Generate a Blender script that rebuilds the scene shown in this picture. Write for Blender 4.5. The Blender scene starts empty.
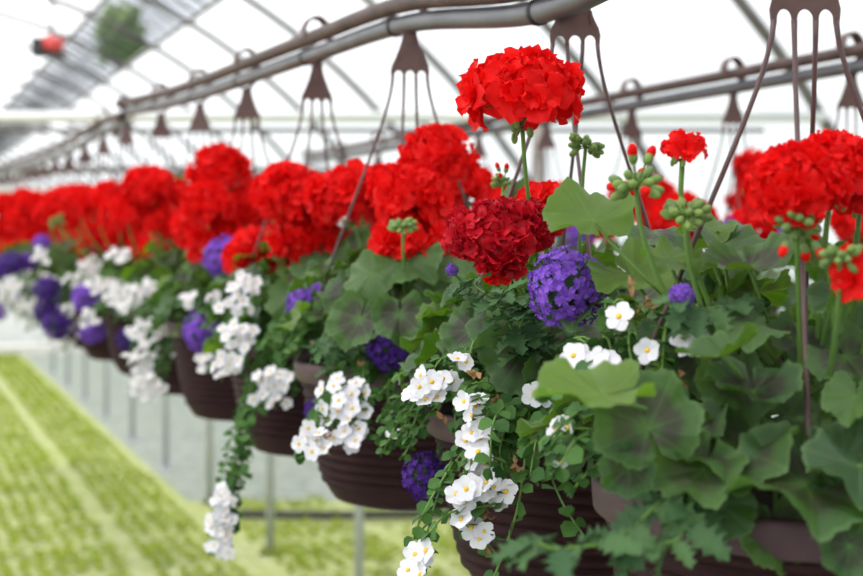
import bpy, math, random
import numpy as np
from mathutils import Vector, Matrix
rnd = random.Random(11)
PI = math.pi
FOC = 1300.0; EYE = 1.6; HOR = 235.0
def W(px, py, y):                      # point of the place seen at a photo pixel, y metres from the lens
    return Vector(((px-431.5)*y/FOC, y, EYE-(py-HOR)*y/FOC))
AX = Vector((-.385, .923, 0)).normalized()   # along the house and the basket rows
NX = Vector((AX.y, -AX.x, 0))                # across the house
def HN(a, n, z): 
    p = AX*a + NX*n; return Vector((p.x, p.y, z))
col = bpy.context.scene.collection

# ---------------------------------------------------------------- materials
def new_mat(name):
    m = bpy.data.materials.new(name); m.use_nodes = True
    nt = m.node_tree; nt.nodes.clear()
    return m, nt
def N(nt, t, **kw):
    n = nt.nodes.new(t)
    for k, v in kw.items():
        if k.startswith('i_'):
            key = k[2:]; key = int(key) if key.isdigit() else key.replace('_', ' ')
            n.inputs[key].default_value = v
        else: setattr(n, k, v)
    return n
def L(nt, a, b): nt.links.new(a, b)
def math_n(nt, op, a, b=None, clamp=False):
    n = nt.nodes.new('ShaderNodeMath'); n.operation = op; n.use_clamp = clamp
    for i, v in enumerate((a, b)):
        if v is None: continue
        if isinstance(v, (int, float)): n.inputs[i].default_value = v
        else: L(nt, v, n.inputs[i])
    return n.outputs[0]
def ramp(nt, fac, stops):
    r = nt.nodes.new('ShaderNodeValToRGB'); e = r.color_ramp.elements
    while len(e) < len(stops): e.new(.5)
    for el, (p, c) in zip(e, stops): el.position = p; el.color = (*c, 1)
    L(nt, fac, r.inputs[0]); return r.outputs[0]
def mixc(nt, fac, a, b, mode='MIX'):
    n = nt.nodes.new('ShaderNodeMix'); n.data_type = 'RGBA'; n.blend_type = mode
    for i, v in ((0, fac), (6, a), (7, b)):
        if isinstance(v, (int, float)): n.inputs[i].default_value = v
        elif isinstance(v, tuple): n.inputs[i].default_value = (*v, 1)
        else: L(nt, v, n.inputs[i])
    return n.outputs[2]
def leafy(nt, color, rough=.5, trans=.35, tcol=None, spec=.4, bump=None):
    """thin plant tissue: reflects and lets some light through"""
    p = N(nt, 'ShaderNodeBsdfPrincipled', i_Roughness=rough)
    p.inputs['Specular IOR Level'].default_value = spec
    t = N(nt, 'ShaderNodeBsdfTranslucent'); mx = N(nt, 'ShaderNodeMixShader', i_0=trans)
    o = N(nt, 'ShaderNodeOutputMaterial')
    L(nt, color, p.inputs['Base Color']); L(nt, tcol or color, t.inputs[0])
    if bump is not None:
        L(nt, bump, p.inputs['Normal'])
    L(nt, p.outputs[0], mx.inputs[1]); L(nt, t.outputs[0], mx.inputs[2]); L(nt, mx.outputs[0], o.inputs[0])
def rand_fac(nt):
    g = N(nt, 'ShaderNodeNewGeometry'); oi = N(nt, 'ShaderNodeObjectInfo')
    return math_n(nt, 'FRACT', math_n(nt, 'ADD', g.outputs['Random Per Island'], oi.outputs['Random']))
def thin_mat(name, ca, cb, rough=.5, trans=.35, spec=.3, noise=None):
    m, nt = new_mat(name); c = mixc(nt, rand_fac(nt), ca, cb)
    if noise:
        tc = N(nt, 'ShaderNodeTexCoord'); nz = N(nt, 'ShaderNodeTexNoise', i_Scale=noise); L(nt, tc.outputs['Object'], nz.inputs[0])
        c = mixc(nt, .35, c, nz.outputs[1], 'OVERLAY') if False else mixc(nt, math_n(nt, 'MULTIPLY', nz.outputs[0], .5), c, cb)
    leafy(nt, c, rough, trans, spec=spec); return m
def solid(name, c, rough=.5, metal=0, noise=None, c2=None, spec=.5, bump=0):
    m, nt = new_mat(name); p = N(nt, 'ShaderNodeBsdfPrincipled', i_Roughness=rough, i_Metallic=metal)
    p.inputs['Specular IOR Level'].default_value = spec
    p.inputs['Base Color'].default_value = (*c, 1); o = N(nt, 'ShaderNodeOutputMaterial')
    if noise:
        tc = N(nt, 'ShaderNodeTexCoord'); nz = N(nt, 'ShaderNodeTexNoise', i_Scale=noise, i_Detail=5.0); L(nt, tc.outputs['Object'], nz.inputs[0])
        L(nt, ramp(nt, nz.outputs[0], [(.35, c), (.65, c2 or c)]), p.inputs['Base Color'])
        if bump:
            b = N(nt, 'ShaderNodeBump', i_Strength=bump, i_Distance=.01); L(nt, nz.outputs[0], b.inputs['Height']); L(nt, b.outputs[0], p.inputs['Normal'])
    L(nt, p.outputs[0], o.inputs[0]); return m

def zonal_leaf_mat(backlit=False):
    m, nt = new_mat('backlit_geranium_leaf' if backlit else 'geranium_leaf')
    uv = N(nt, 'ShaderNodeUVMap'); sep = N(nt, 'ShaderNodeSeparateXYZ'); L(nt, uv.outputs[0], sep.inputs[0])
    r = sep.outputs[0]; th = sep.outputs[1]              # u = distance from petiole 0..1, v = angle 0..1
    nz = N(nt, 'ShaderNodeTexNoise', i_Scale=60.0); tc = N(nt, 'ShaderNodeTexCoord'); L(nt, tc.outputs['Object'], nz.inputs[0])
    rr = math_n(nt, 'ADD', r, math_n(nt, 'MULTIPLY', math_n(nt, 'SUBTRACT', nz.outputs[0], .5), .22))
    rf = rand_fac(nt)
    green = mixc(nt, rf, (.024, .070, .018), (.058, .128, .026))
    if backlit: green = mixc(nt, rf, (.080, .150, .014), (.12, .205, .018))  # backlit leaf: light passing through it is painted as a brighter base green
    dark = mixc(nt, rf, (.018, .010, .010), (.038, .024, .022))
    ring = ramp(nt, rr, [(.12, (0, 0, 0)), (.32, (1, 1, 1)), (.58, (1, 1, 1)), (.74, (0, 0, 0))])
    on = ramp(nt, math_n(nt, 'FRACT', math_n(nt, 'MULTIPLY', rf, 7.3)), [(.3, (.1,)*3), (.5, (.85,)*3)] if not backlit else [(.3, (.0,)*3), (.5, (.1,)*3)])
    c = mixc(nt, math_n(nt, 'MULTIPLY', ring, on), green, dark)
    # veins: 7 rays
    v = math_n(nt, 'ABSOLUTE', math_n(nt, 'SUBTRACT', math_n(nt, 'FRACT', math_n(nt, 'MULTIPLY', th, 7.0)), .5))
    vd = math_n(nt, 'MULTIPLY', v, r)
    vf = ramp(nt, vd, [(.0, (1,)*3), (.035, (0,)*3)])
    c = mixc(nt, math_n(nt, 'MULTIPLY', vf, .35), c, (.11, .20, .05))
    c = mixc(nt, ramp(nt, r, [(.90, (0,)*3), (1.0, (.45,)*3)]), c, (.14, .24, .08))
    tcol = mixc(nt, math_n(nt, 'MULTIPLY', math_n(nt, 'MULTIPLY', ring, on), .35), mixc(nt, rf, (.13, .34, .012), (.27, .50, .02)), (.08, .08, .02))
    b = N(nt, 'ShaderNodeBump', i_Strength=.35, i_Distance=.002)
    nz2 = N(nt, 'ShaderNodeTexNoise', i_Scale=260.0); L(nt, tc.outputs['Object'], nz2.inputs[0])
    L(nt, math_n(nt, 'SUBTRACT', nz2.outputs[0], vf), b.inputs['Height'])
    leafy(nt, c, .42, .30 if backlit else .17, tcol, .45, b.outputs[0]); return m

M = {}
M['gleaf'] = zonal_leaf_mat(); M['litleaf'] = zonal_leaf_mat(True)
M['red'] = thin_mat('scarlet_petal', (.93, .012, .010), (.78, .006, .008), .5, .36, .15)
M['crimson'] = thin_mat('faded_crimson_petal', (.74, .012, .030), (.42, .005, .016), .5, .3, .2)
M['violet'] = thin_mat('violet_petal', (.33, .13, .72), (.18, .06, .52), .5, .3, .15)
M['deep_violet'] = thin_mat('deep_violet_petal', (.10, .022, .32), (.06, .012, .20), .5, .3, .2)
M['white'] = thin_mat('white_petal', (.86, .86, .90), (.80, .78, .84), .55, .28, .2)
M['yellow'] = solid('yellow_eye', (.80, .50, .03), .6)
M['tan'] = thin_mat('withered_petal', (.45, .25, .12), (.35, .19, .08), .7, .2)
M['stem'] = thin_mat('green_stem', (.16, .30, .05), (.11, .21, .05), .5, .15)
M['sepal'] = thin_mat('sepal_green', (.24, .36, .09), (.17, .26, .09), .6, .2)
M['pedicel'] = thin_mat('reddish_pedicel', (.22, .05, .03), (.24, .22, .07), .5, .1)
M['bleaf'] = thin_mat('bacopa_leaf', (.040, .11, .026), (.08, .185, .038), .55, .25, .2)
M['vleaf'] = thin_mat('verbena_leaf', (.045, .105, .042), (.08, .16, .055), .6, .22, .2)
M['pot'] = solid('brown_pot_plastic', (.026, .009, .010), .65, 0, 18, (.034, .013, .014), .12)
M['rim'] = solid('brown_rim_plastic', (.065, .032, .040), .5, 0, 18, (.085, .044, .053), .3)
M['soil'] = solid('potting_soil', (.025, .016, .01), .95, 0, 90, (.06, .04, .03), bump=.6)
M['hanger'] = solid('brown_hanger_plastic', (.085, .040, .036), .45, 0, 40, (.12, .058, .052))
M['wire'] = solid('brown_wire_plastic', (.075, .034, .036), .4, 0, 30, (.11, .055, .056))
M['greypipe'] = solid('galvanised_pipe', (.075, .075, .088), .40, .1, 14, (.12, .12, .135))
M['rust'] = solid('rusty_rail', (.045, .022, .020), .6, 0, 24, (.085, .048, .042))
M['black'] = solid('black_rubber', (.015, .015, .017), .5)
M['post'] = solid('grey_post', (.42, .44, .47), .5, .2)
M['beam'] = solid('white_beam', (.80, .80, .79), .5)
M['hoop'] = solid('hoop_steel', (.10, .09, .085), .6, 0, 6, (.16, .145, .14))
M['curb'] = solid('pale_curb', (.72, .70, .66), .8)
M['redbox'] = solid('red_housing', (.62, .06, .06), .4)
M['bark'] = solid('bark', (.09, .07, .05), .9, 0, 4, (.13, .1, .08))
M['treeleaf'] = thin_mat('tree_leaf', (.22, .34, .10), (.32, .44, .14), .6, .3)
M['seed'] = thin_mat('seedling_leaf', (.40, .45, .05), (.29, .39, .04), .6, .4)
M['wall'] = solid('white_panel', (.78, .79, .78), .6)

def film_mat():
    m, nt = new_mat('poly_film')
    tr = N(nt, 'ShaderNodeBsdfTransparent'); tl = N(nt, 'ShaderNodeBsdfTranslucent', i_0=(.93, .94, .97, 1))
    df = N(nt, 'ShaderNodeBsdfDiffuse', i_0=(.85, .86, .88, 1))
    m1 = N(nt, 'ShaderNodeMixShader', i_0=.22); m2 = N(nt, 'ShaderNodeMixShader', i_0=.16); o = N(nt, 'ShaderNodeOutputMaterial')
    L(nt, tl.outputs[0], m1.inputs[1]); L(nt, df.outputs[0], m1.inputs[2])
    L(nt, m1.outputs[0], m2.inputs[1]); L(nt, tr.outputs[0], m2.inputs[2]); L(nt, m2.outputs[0], o.inputs[0])
    return m
M['film'] = film_mat()
def ground_mat(name, a, b, s, c=None):
    m, nt = new_mat(name); tc = N(nt, 'ShaderNodeTexCoord'); nz = N(nt, 'ShaderNodeTexNoise', i_Scale=s, i_Detail=8.0); L(nt, tc.outputs['Object'], nz.inputs[0])
    n2 = N(nt, 'ShaderNodeTexNoise', i_Scale=.7); L(nt, tc.outputs['Object'], n2.inputs[0])
    c1 = ramp(nt, nz.outputs[0], [(.38, a), (.62, b)])
    cc = mixc(nt, ramp(nt, n2.outputs[0], [(.4, (0,)*3), (.6, (.5,)*3)]), c1, c or a)
    p = N(nt, 'ShaderNodeBsdfPrincipled', i_Roughness=.9); o = N(nt, 'ShaderNodeOutputMaterial')
    L(nt, cc, p.inputs['Base Color']); L(nt, p.outputs[0], o.inputs[0]); return m
M['path'] = ground_mat('pale_gravel_cloth', (.27, .30, .255), (.40, .425, .37), 9, (.33, .36, .29))
M['mat'] = ground_mat('capillary_mat', (.34, .38, .12), (.45, .47, .24), 12, (.35, .41, .10))
M['outside'] = ground_mat('meadow', (.08, .15, .03), (.13, .22, .05), 3)

# ---------------------------------------------------------------- mesh helpers
class MB:
    def __init__(s): s.v = []; s.f = []; s.uv = []; s.mi = []; s.n = 0
    def add(s, V, F, uv=None, mi=0):
        V = np.asarray(V, float); k = s.n
        s.v.append(V); s.f += [tuple(i+k for i in f) for f in F]
        s.uv.append(np.zeros((len(V), 2)) if uv is None else uv)
        s.mi += ([mi]*len(F) if isinstance(mi, int) else list(mi)); s.n += len(V); return s
    def addp(s, proto, mtx=None, mi=None):
        V, F, uv, m = proto
        if mtx is not None:
            A = np.array(mtx); V = V@A[:3, :3].T + A[:3, 3]
        return s.add(V, F, uv, m if mi is None else mi)
    def proto(s): return (np.vstack(s.v), s.f, np.vstack(s.uv), s.mi)
    def mesh(s, name, mats, smooth=True):
        me = bpy.data.meshes.new(name); me.from_pydata(np.vstack(s.v).tolist(), [], s.f)
        for m in mats: me.materials.append(m)
        me.polygons.foreach_set('material_index', s.mi)
        if smooth: me.polygons.foreach_set('use_smooth', [True]*len(s.f))
        U = np.vstack(s.uv)
        if U.any():
            lay = me.uv_layers.new(name='UVMap'); idx = np.empty(len(me.loops), int); me.loops.foreach_get('vertex_index', idx)
            lay.data.foreach_set('uv', U[idx].ravel())
        me.update(); return me
def link(name, me, parent=None, mtx=None):
    o = bpy.data.objects.new(name, me); col.objects.link(o)
    if parent: o.parent = parent
    if mtx is not None: o.matrix_basis = mtx
    return o
def empty(name, loc):
    o = bpy.data.objects.new(name, None); o.empty_display_size = .05; col.objects.link(o); o.location = loc; return o
def tag(o, label, cat, group=None):
    o['label'] = label; o['category'] = cat
    if group: o['group'] = group
    return o
def struct(o): o['kind'] = 'structure'; return o
def frame(loc, nrm, tip, s=1.0):       # local z -> nrm, local x ~ tip
    z = Vector(nrm).normalized(); x = Vector(tip); x = x - z*x.dot(z)
    if x.length < 1e-4: x = z.orthogonal()
    x.normalize(); y = z.cross(x)
    m = Matrix((x, y, z)).transposed().to_4x4() @ Matrix.Diagonal((s, s, s, 1)); m.translation = loc; return m
def rv(k=1.0): return Vector((rnd.uniform(-k, k), rnd.uniform(-k, k), rnd.uniform(-k, k)))
def bez(p0, p1, p2, p3, n):
    return [p0*(1-t)**3 + p1*3*t*(1-t)**2 + p2*3*t*t*(1-t) + p3*t**3 for t in [i/n for i in range(n+1)]]
def smooth_path(P, n=6):
    out = []
    for i in range(len(P)-1):
        a = P[max(i-1, 0)]; b = P[i]; c = P[i+1]; d = P[min(i+2, len(P)-1)]
        for k in range(n):
            t = k/n; out.append(.5*((2*b)+(c-a)*t+(2*a-5*b+4*c-d)*t*t+(3*b-a-3*c+d)*t**3))
    return out+[P[-1]]
def tube(pts, r, seg=6, cap=True):
    n = len(pts); rs = r if isinstance(r, (list, tuple)) else [r]*n
    V = []; F = []; up = None
    for i, p in enumerate(pts):
        t = (pts[min(i+1, n-1)]-pts[max(i-1, 0)]).normalized()
        if up is None: up = t.orthogonal().normalized()
        up = (up - t*up.dot(t)).normalized(); sd = t.cross(up)
        for k in range(seg):
            a = 2*PI*k/seg; q = p + (up*math.cos(a)+sd*math.sin(a))*rs[i]; V.append(q[:])
    for i in range(n-1):
        for k in range(seg):
            k2 = (k+1) % seg; F.append((i*seg+k, i*seg+k2, (i+1)*seg+k2, (i+1)*seg+k))
    if cap: F.append(tuple(range(seg))[::-1]); F.append(tuple((n-1)*seg+k for k in range(seg)))
    return V, F
def box(c, d, rot=None):
    c = Vector(c); V = []
    for x in (-.5, .5):
        for y in (-.5, .5):
            for z in (-.5, .5):
                q = Vector((x*d[0], y*d[1], z*d[2]))
                if rot: q = rot @ q
                V.append((c+q)[:])
    return V, [(0, 1, 3, 2), (4, 6, 7, 5), (0, 4, 5, 1), (2, 3, 7, 6), (0, 2, 6, 4), (1, 5, 7, 3)]
def lathe(prof, seg=64):
    V = []; F = []
    for r, z in prof:
        for k in range(seg): a = 2*PI*k/seg; V.append((r*math.cos(a), r*math.sin(a), z))
    for i in range(len(prof)-1):
        for k in range(seg):
            k2 = (k+1) % seg; F.append((i*seg+k, i*seg+k2, (i+1)*seg+k2, (i+1)*seg+k))
    return V, F
def ball(c, r, sx=1, sz=1, nu=6, nv=4):
    V = [(c[0], c[1], c[2]-r*sz)]; F = []
    for j in range(1, nv):
        ph = -PI/2+PI*j/nv
        for k in range(nu): a = 2*PI*k/nu; V.append((c[0]+r*sx*math.cos(ph)*math.cos(a), c[1]+r*sx*math.cos(ph)*math.sin(a), c[2]+r*sz*math.sin(ph)))
    V.append((c[0], c[1], c[2]+r*sz)); top = len(V)-1
    for k in range(nu):
        k2 = (k+1) % nu; F.append((0, 1+k2, 1+k)); F.append((top, 1+(nv-2)*nu+k, 1+(nv-2)*nu+k2))
        for j in range(nv-2): F.append((1+j*nu+k, 1+j*nu+k2, 1+(j+1)*nu+k2, 1+(j+1)*nu+k))
    return V, F

# ---------------------------------------------------------------- plant prototypes
def petal(L_, Wd, nu=4, nv=4, ruf=.0, cup=.0, curl=.0, notch=.0, seed=0, base=.18):
    """obovate petal along +x, faces +z"""
    r = random.Random(seed); ph = r.uniform(0, 6); V = []; F = []
    for i in range(nu+1):
        t = i/nu; w = Wd*(base+(1-base)*math.sin(min(1, t*1.12)*PI*.5)**1.2)*(1 if t < .75 else math.sqrt(max(.0, 1-((t-.75)/.25)**2*.72)))
        for j in range(nv+1):
            s = j/nv*2-1
            x = L_*t*(1-.10*s*s*t) - notch*L_*math.exp(-(s*3)**2)*max(0, t-.7)/.3
            z = cup*L_*s*s*t + curl*L_*t*t + ruf*L_*t*t*math.sin(s*4.2+ph+t*2)+ruf*.6*L_*t*math.sin(t*7+ph*2)
            V.append((x, s*w*.5, z))
    for i in range(nu):
        for j in range(nv): a = i*(nv+1)+j; F.append((a, a+1, a+nv+2, a+nv+1))
    return (np.array(V), F, np.zeros((len(V), 2)), [0]*len(F))
def rotm(ax, a): return Matrix.Rotation(a, 4, ax)

def geranium_head(seed, R=.040, nfl=28, wilt=False, cap=-.3, k=1.0):
    """ball of frilled double florets; local z = up the stalk, origin = stalk tip"""
    r = random.Random(seed); mb = MB(); ped = MB(); c0 = Vector((0, 0, R*.75))
    ga = PI*(3-math.sqrt(5))
    for i in range(nfl):
        zz = 1-(1-cap)*(i+.5)/nfl; a = i*ga+r.uniform(-.25, .25)
        d = Vector((math.cos(a)*math.sqrt(1-zz*zz), math.sin(a)*math.sqrt(1-zz*zz), zz)).normalized()
        d = (d+Vector([r.uniform(-.12, .12) for _ in range(3)])).normalized()
        lump = 1+.16*math.sin(d.x*3.1+seed)*math.cos(d.y*3.7+seed*2)+.10*math.sin(d.z*5+seed)
        p = c0 + Vector((d.x, d.y, d.z*.84))*R*r.uniform(.80, 1.04)*lump
        fm = frame(p, d, Vector([r.uniform(-1, 1) for _ in range(3)]), 1)
        npet = 5 if wilt else 9
        for q in range(npet):
            inner = q >= 5
            aa = q*2*PI/5+(PI/5 if inner else 0)+r.uniform(-.3, .3)
            ln = (.0195 if inner else .0262)*r.uniform(.85, 1.15)*k
            pt = petal(ln, ln*(.95 if not wilt else .6), 4, 4, ruf=.13 if not wilt else .3, cup=.12, curl=-.12, seed=r.randrange(9999))
            tilt = (-.95 if inner else -.38)+r.uniform(-.25, .25)
            if wilt: tilt = r.uniform(-1.2, .5)
            mb.addp(pt, fm @ rotm('Z', aa) @ rotm('Y', tilt))
        ped.add(*tube(bez(Vector((0, 0, 0)), Vector((0, 0, .012)), p-d*.02, p-d*.003, 4), .0011, 4))
    for q in range(7):
        a = r.uniform(0, 6.28); e = Vector((math.cos(a)*.016, math.sin(a)*.016, r.uniform(-.012, .012)))
        ped.add(*tube([Vector((0, 0, 0)), e*.6, e], .0009, 4)); V, F = ball(e, .0035, 1, 1.7); ped.add(V, F, None, 1)
    return mb, ped
def bud_cluster(seed, nb=16, R=.016, red=5, petals=False):
    r = random.Random(seed); mb = MB()
    for q in range(nb):
        a = q*2.4+r.uniform(-.3, .3); zz = r.uniform(-.55, .75)
        d = Vector((math.cos(a)*math.sqrt(1-zz*zz), math.sin(a)*math.sqrt(1-zz*zz), zz)); isr = q < red
        if isr and q < 3: d = (Vector((math.cos(a)*.6, math.sin(a)*.6, 1))).normalized()
        e = d*R*(r.uniform(.8, 1.05) if not (isr and q < 3) else 1.7)
        mb.add(*tube([Vector((0, 0, 0)), e*.55+Vector((0, 0, .001)), e], .0009, 4), mi=1)
        fm = np.array(frame(e, d, (0, 0, 1)))
        V, F = ball((0, 0, .003), .0043, 1, 1.6, 7, 5); V = np.array(V)@fm[:3, :3].T+fm[:3, 3]; mb.add(V, F, None, 0)
        if isr:
            V, F = ball((0, 0, .0090), .0046, 1, 1.5, 7, 5); V = np.array(V)@fm[:3, :3].T+fm[:3, 3]; mb.add(V, F, None, 2)
    return mb
def verbena_head(seed, R=.029, nfl=82, cap=-.8):
    r = random.Random(seed); mb = MB(); ga = PI*(3-math.sqrt(5))
    V, F = ball((0, 0, 0), R*.62, 1, 1, 10, 7); mb.add(V, F, None, 1)
    for i in range(nfl):
        zz = 1-(1-cap)*(i+.5)/nfl; a = i*ga
        d = Vector((math.cos(a)*math.sqrt(1-zz*zz), math.sin(a)*math.sqrt(1-zz*zz), zz)); d = (d+Vector([r.uniform(-.1, .1) for _ in range(3)])).normalized()
        p = d*R*r.uniform(.86, 1.1); fm = frame(p, d, Vector([r.uniform(-1, 1) for _ in range(3)]), 1)
        mb.add(*tube([d*R*.5, p], .0008, 4), mi=1)
        ex = r.uniform(-.2, .4)
        for q in range(5):
            pt = petal(.0068*r.uniform(.85, 1.15), .0058, 3, 4, ruf=.12, cup=.15, curl=-.1, notch=.3, seed=r.randrange(9999))
            mb.addp(pt, fm @ rotm('Z', q*2*PI/5+r.uniform(-.15, .15)) @ rotm('Y', -ex+r.uniform(-.25, .2)), 0)
        if r.random() < .35: V, F = ball(p[:], .0011, 1, 1, 5, 4); mb.add(V, F, None, 1)
    return mb
def bacopa_flower(seed):
    r = random.Random(seed); mb = MB(); op = r.uniform(.05, .5)
    for q in range(5):
        pt = petal(.0118*r.uniform(.9, 1.08), .0105*r.uniform(.92, 1.06), 4, 4, ruf=.05, cup=.06, curl=-.08, notch=.05, seed=r.randrange(9999), base=.45)
        mb.addp(pt, rotm('Z', q*2*PI/5+r.uniform(-.1, .1)) @ rotm('Y', -op+r.uniform(-.15, .1)), 0)
    V, F = ball((0, 0, .0006), .0024, 1, .6, 7, 5); mb.add(V, F, None, 1)
    mb.add(*tube([Vector((0, 0, -.0005)), Vector((0, 0, -.006)), Vector((.002, 0, -.012))], [.0016, .0009, .0007], 5), mi=2)
    return mb
def geranium_leaf(seed, cup=.18, wave=.1):
    """round scalloped leaf of radius about 1; origin at the petiole, tip toward +x, face +z"""
    r = random.Random(seed); NR, NT = 9, 78; V = []; F = []; UV = []
    ph = [r.uniform(0, 6.28) for _ in range(4)]; kk = r.choice((3, 4)); fold = r.uniform(0, .25)
    for i in range(NR+1):
        rr = i/NR
        for j in range(NT+1):
            s = j/NT; th = (s*2-1)*PI*.965
            lob = 1+.055*math.cos(th*7.25)+.030*math.cos(th*29)
            end = 1-.42*max(0, (abs(th)-2.35)/(PI-2.35))**1.6
            R_ = lob*end; x = rr*R_*math.cos(th)+.12*rr; y = rr*R_*math.sin(th)
            z = cup*rr*rr + 1.5*wave*rr**2.2*math.sin(kk*th+ph[0]) + .065*rr**3*math.sin(9*th+ph[1])+.03*rr**4*math.sin(17*th+ph[2]) + .05*rr*abs(math.sin(th*3.62)) + fold*abs(y)*.8 - .12*rr**3*max(0, math.cos(th))
            V.append((x, y, z)); UV.append((rr, s))
    for i in range(NR):
        for j in range(NT): a = i*(NT+1)+j; F.append((a, a+NT+1, a+NT+2, a+1))
    return (np.array(V), F, np.array(UV), [0]*len(F))
def verbena_leaf(seed, Lg=.042):
    r = random.Random(seed); nu, nv = 15, 2; V = []; F = []; bend = r.uniform(.05, .35)
    for i in range(nu+1):
        t = i/nu; w = .30*Lg*math.sin(PI*min(1, t*.93+.05))**.8; w *= (1.28 if i % 3 == 1 else .62 if i % 3 == 0 else .98) if 1 < i < nu else 1
        if i == nu: w = .001
        for j in range(-nv, nv+1):
            s = j/nv; x = Lg*t + (.10*Lg*abs(s) if i % 3 == 1 else 0); V.append((x, s*w, .35*w*abs(s)-bend*Lg*t*t+.02*Lg*math.sin(i*1.7+s)))
    n2 = 2*nv+1
    for i in range(nu):
        for j in range(2*nv): a = i*n2+j; F.append((a, a+1, a+n2+1, a+n2))
    return (np.array(V), F, np.zeros((len(V), 2)), [0]*len(F))
def small_leaf(Lg=.014, r=rnd):
    V = [(0, 0, 0), (Lg*.5, 0, -.0008)]; F = []
    prof = [(0, 0), (.12, .2), (.3, .40), (.5, .46), (.68, .42), (.85, .27), (1, 0), (.85, -.27), (.68, -.42), (.5, -.46), (.3, -.40), (.12, -.2)]
    for i, (x, y) in enumerate(prof[1:]): V.append((x*Lg, y*Lg*(1.08 if i % 2 else .94), .25*abs(y)*Lg-.15*Lg*x*x))
    idx = [0]+list(range(2, 2+len(prof)-1))
    for k in range(len(idx)): F.append((1, idx[k], idx[(k+1) % len(idx)]))
    return (np.array(V), F, np.zeros((len(V), 2)), [0]*len(F))
def sprig_on(mb, pts, leafp, size, step=.012, r=rnd, mi=0, smi=1, rad=.0011, dense=2):
    """leaf pairs along a stem path"""
    mb.add(*tube(pts, rad, 5), mi=smi); acc = 0; k = r.random()*3
    for i in range(1, len(pts)):
        seg = pts[i]-pts[i-1]; acc += seg.length; t = seg.normalized()
        while acc > step:
            acc -= step; k += 1.3; o = t.orthogonal().normalized(); b = t.cross(o)
            for q in range(dense):
                a = k+q*2*PI/dense; d = o*math.cos(a)+b*math.sin(a)+t*.45
                nrm = (Vector((0, 0, 1))+t*.5+Vector([r.uniform(-.5, .5) for _ in range(3)]))
                mb.addp(leafp, frame(pts[i]-t*acc, nrm, d, size*r.uniform(.7, 1.2)), mi)
    for q in range(3):
        mb.addp(leafp, frame(pts[-1], Vector((0, 0, 1))+t*.6+Vector([r.uniform(-.6, .6) for _ in range(3)]), t+Vector([r.uniform(-.8, .8) for _ in range(3)]), size*.8), mi)

HEADS = []
for s in range(4):
    mb, ped = geranium_head(100+s, nfl=27)
    HEADS.append((mb.mesh('scarlet_flower_head', [M['red']]), ped.mesh('pedicels', [M['pedicel'], M['sepal']])))
mb, ped = geranium_head(140, wilt=False, cap=-.55, nfl=25, R=.037); CRIMSON = (mb.mesh('crimson_flower_head', [M['crimson']]), ped.mesh('pedicels', [M['pedicel'], M['sepal']]))
mb, ped = geranium_head(150, R=.017, nfl=5, cap=.1, k=.8); HALF = (mb.mesh('opening_flower_head', [M['red']]), ped.mesh('pedicels', [M['pedicel'], M['sepal']]))
BUDS = [bud_cluster(200+s, 22, red=(6, 0)[s]).mesh('bud_cluster', [M['sepal'], M['stem'], M['red']]) for s in range(2)]
VERB = [verbena_head(300+s).mesh('verbena_cluster', [M['violet'], M['vleaf']]) for s in range(3)]
VERBD = [verbena_head(310+s).mesh('dark_verbena_cluster', [M['deep_violet'], M['vleaf']]) for s in range(2)]
BAC = [bacopa_flower(400+s).mesh('bacopa_flower', [M['white'], M['yellow'], M['sepal']]) for s in range(5)]
GLP = [geranium_leaf(500+s, (.2, .05, .3, .12, -.1, .22)[s], (.1, .14, .08, .2, .12, .16)[s]) for s in range(6)]
GL = []
for p in GLP:
    b = MB(); b.addp(p); GL.append(b.mesh('zonal_leaf', [M['gleaf']]))
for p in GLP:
    b = MB(); b.addp(p); GL.append(b.mesh('backlit_leaf', [M['litleaf']]))  # same leaf shapes again in the painted backlit green
VLP = [verbena_leaf(600+s) for s in range(3)]
SL = small_leaf()

# ---------------------------------------------------------------- basket hardware
RIM_R = .163
def pot_meshes():
    prof = [(.001, -.195), (.098, -.195), (.108, -.192), (.114, -.184)]
    for i in range(1, 12):
        t = i/12; r0 = .114+(.152-.114)*(t**.62); z0 = -.184+.160*t
        prof += [(r0-.001, z0), (r0+.0042, z0+.003), (r0+.0044, z0+.0085), (r0-.0006, z0+.0115)]
    prof += [(.1555, -.022), (.1555, -.006), (.150, -.004), (.148, -.03), (.140, -.06)]
    b = MB(); b.add(*lathe(prof, 72)); pot = b.mesh('pot', [M['pot']])
    b = MB(); b.add(*lathe([(.1552, -.024), (.1600, -.026), (.1635, -.023), (.1650, -.004), (.1640, .001), (.1590, .002), (.1560, -.002), (.1552, -.024)], 72)); rim = b.mesh('pot_rim', [M['rim']])
    b = MB(); V, F = lathe([(.0005, -.004), (.06, -.002), (.11, -.008), (.150, -.016)], 40); b.add(V, F); soil = b.mesh('soil', [M['soil']])
    return pot, rim, soil
POT, RIM, SOIL = pot_meshes()
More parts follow.
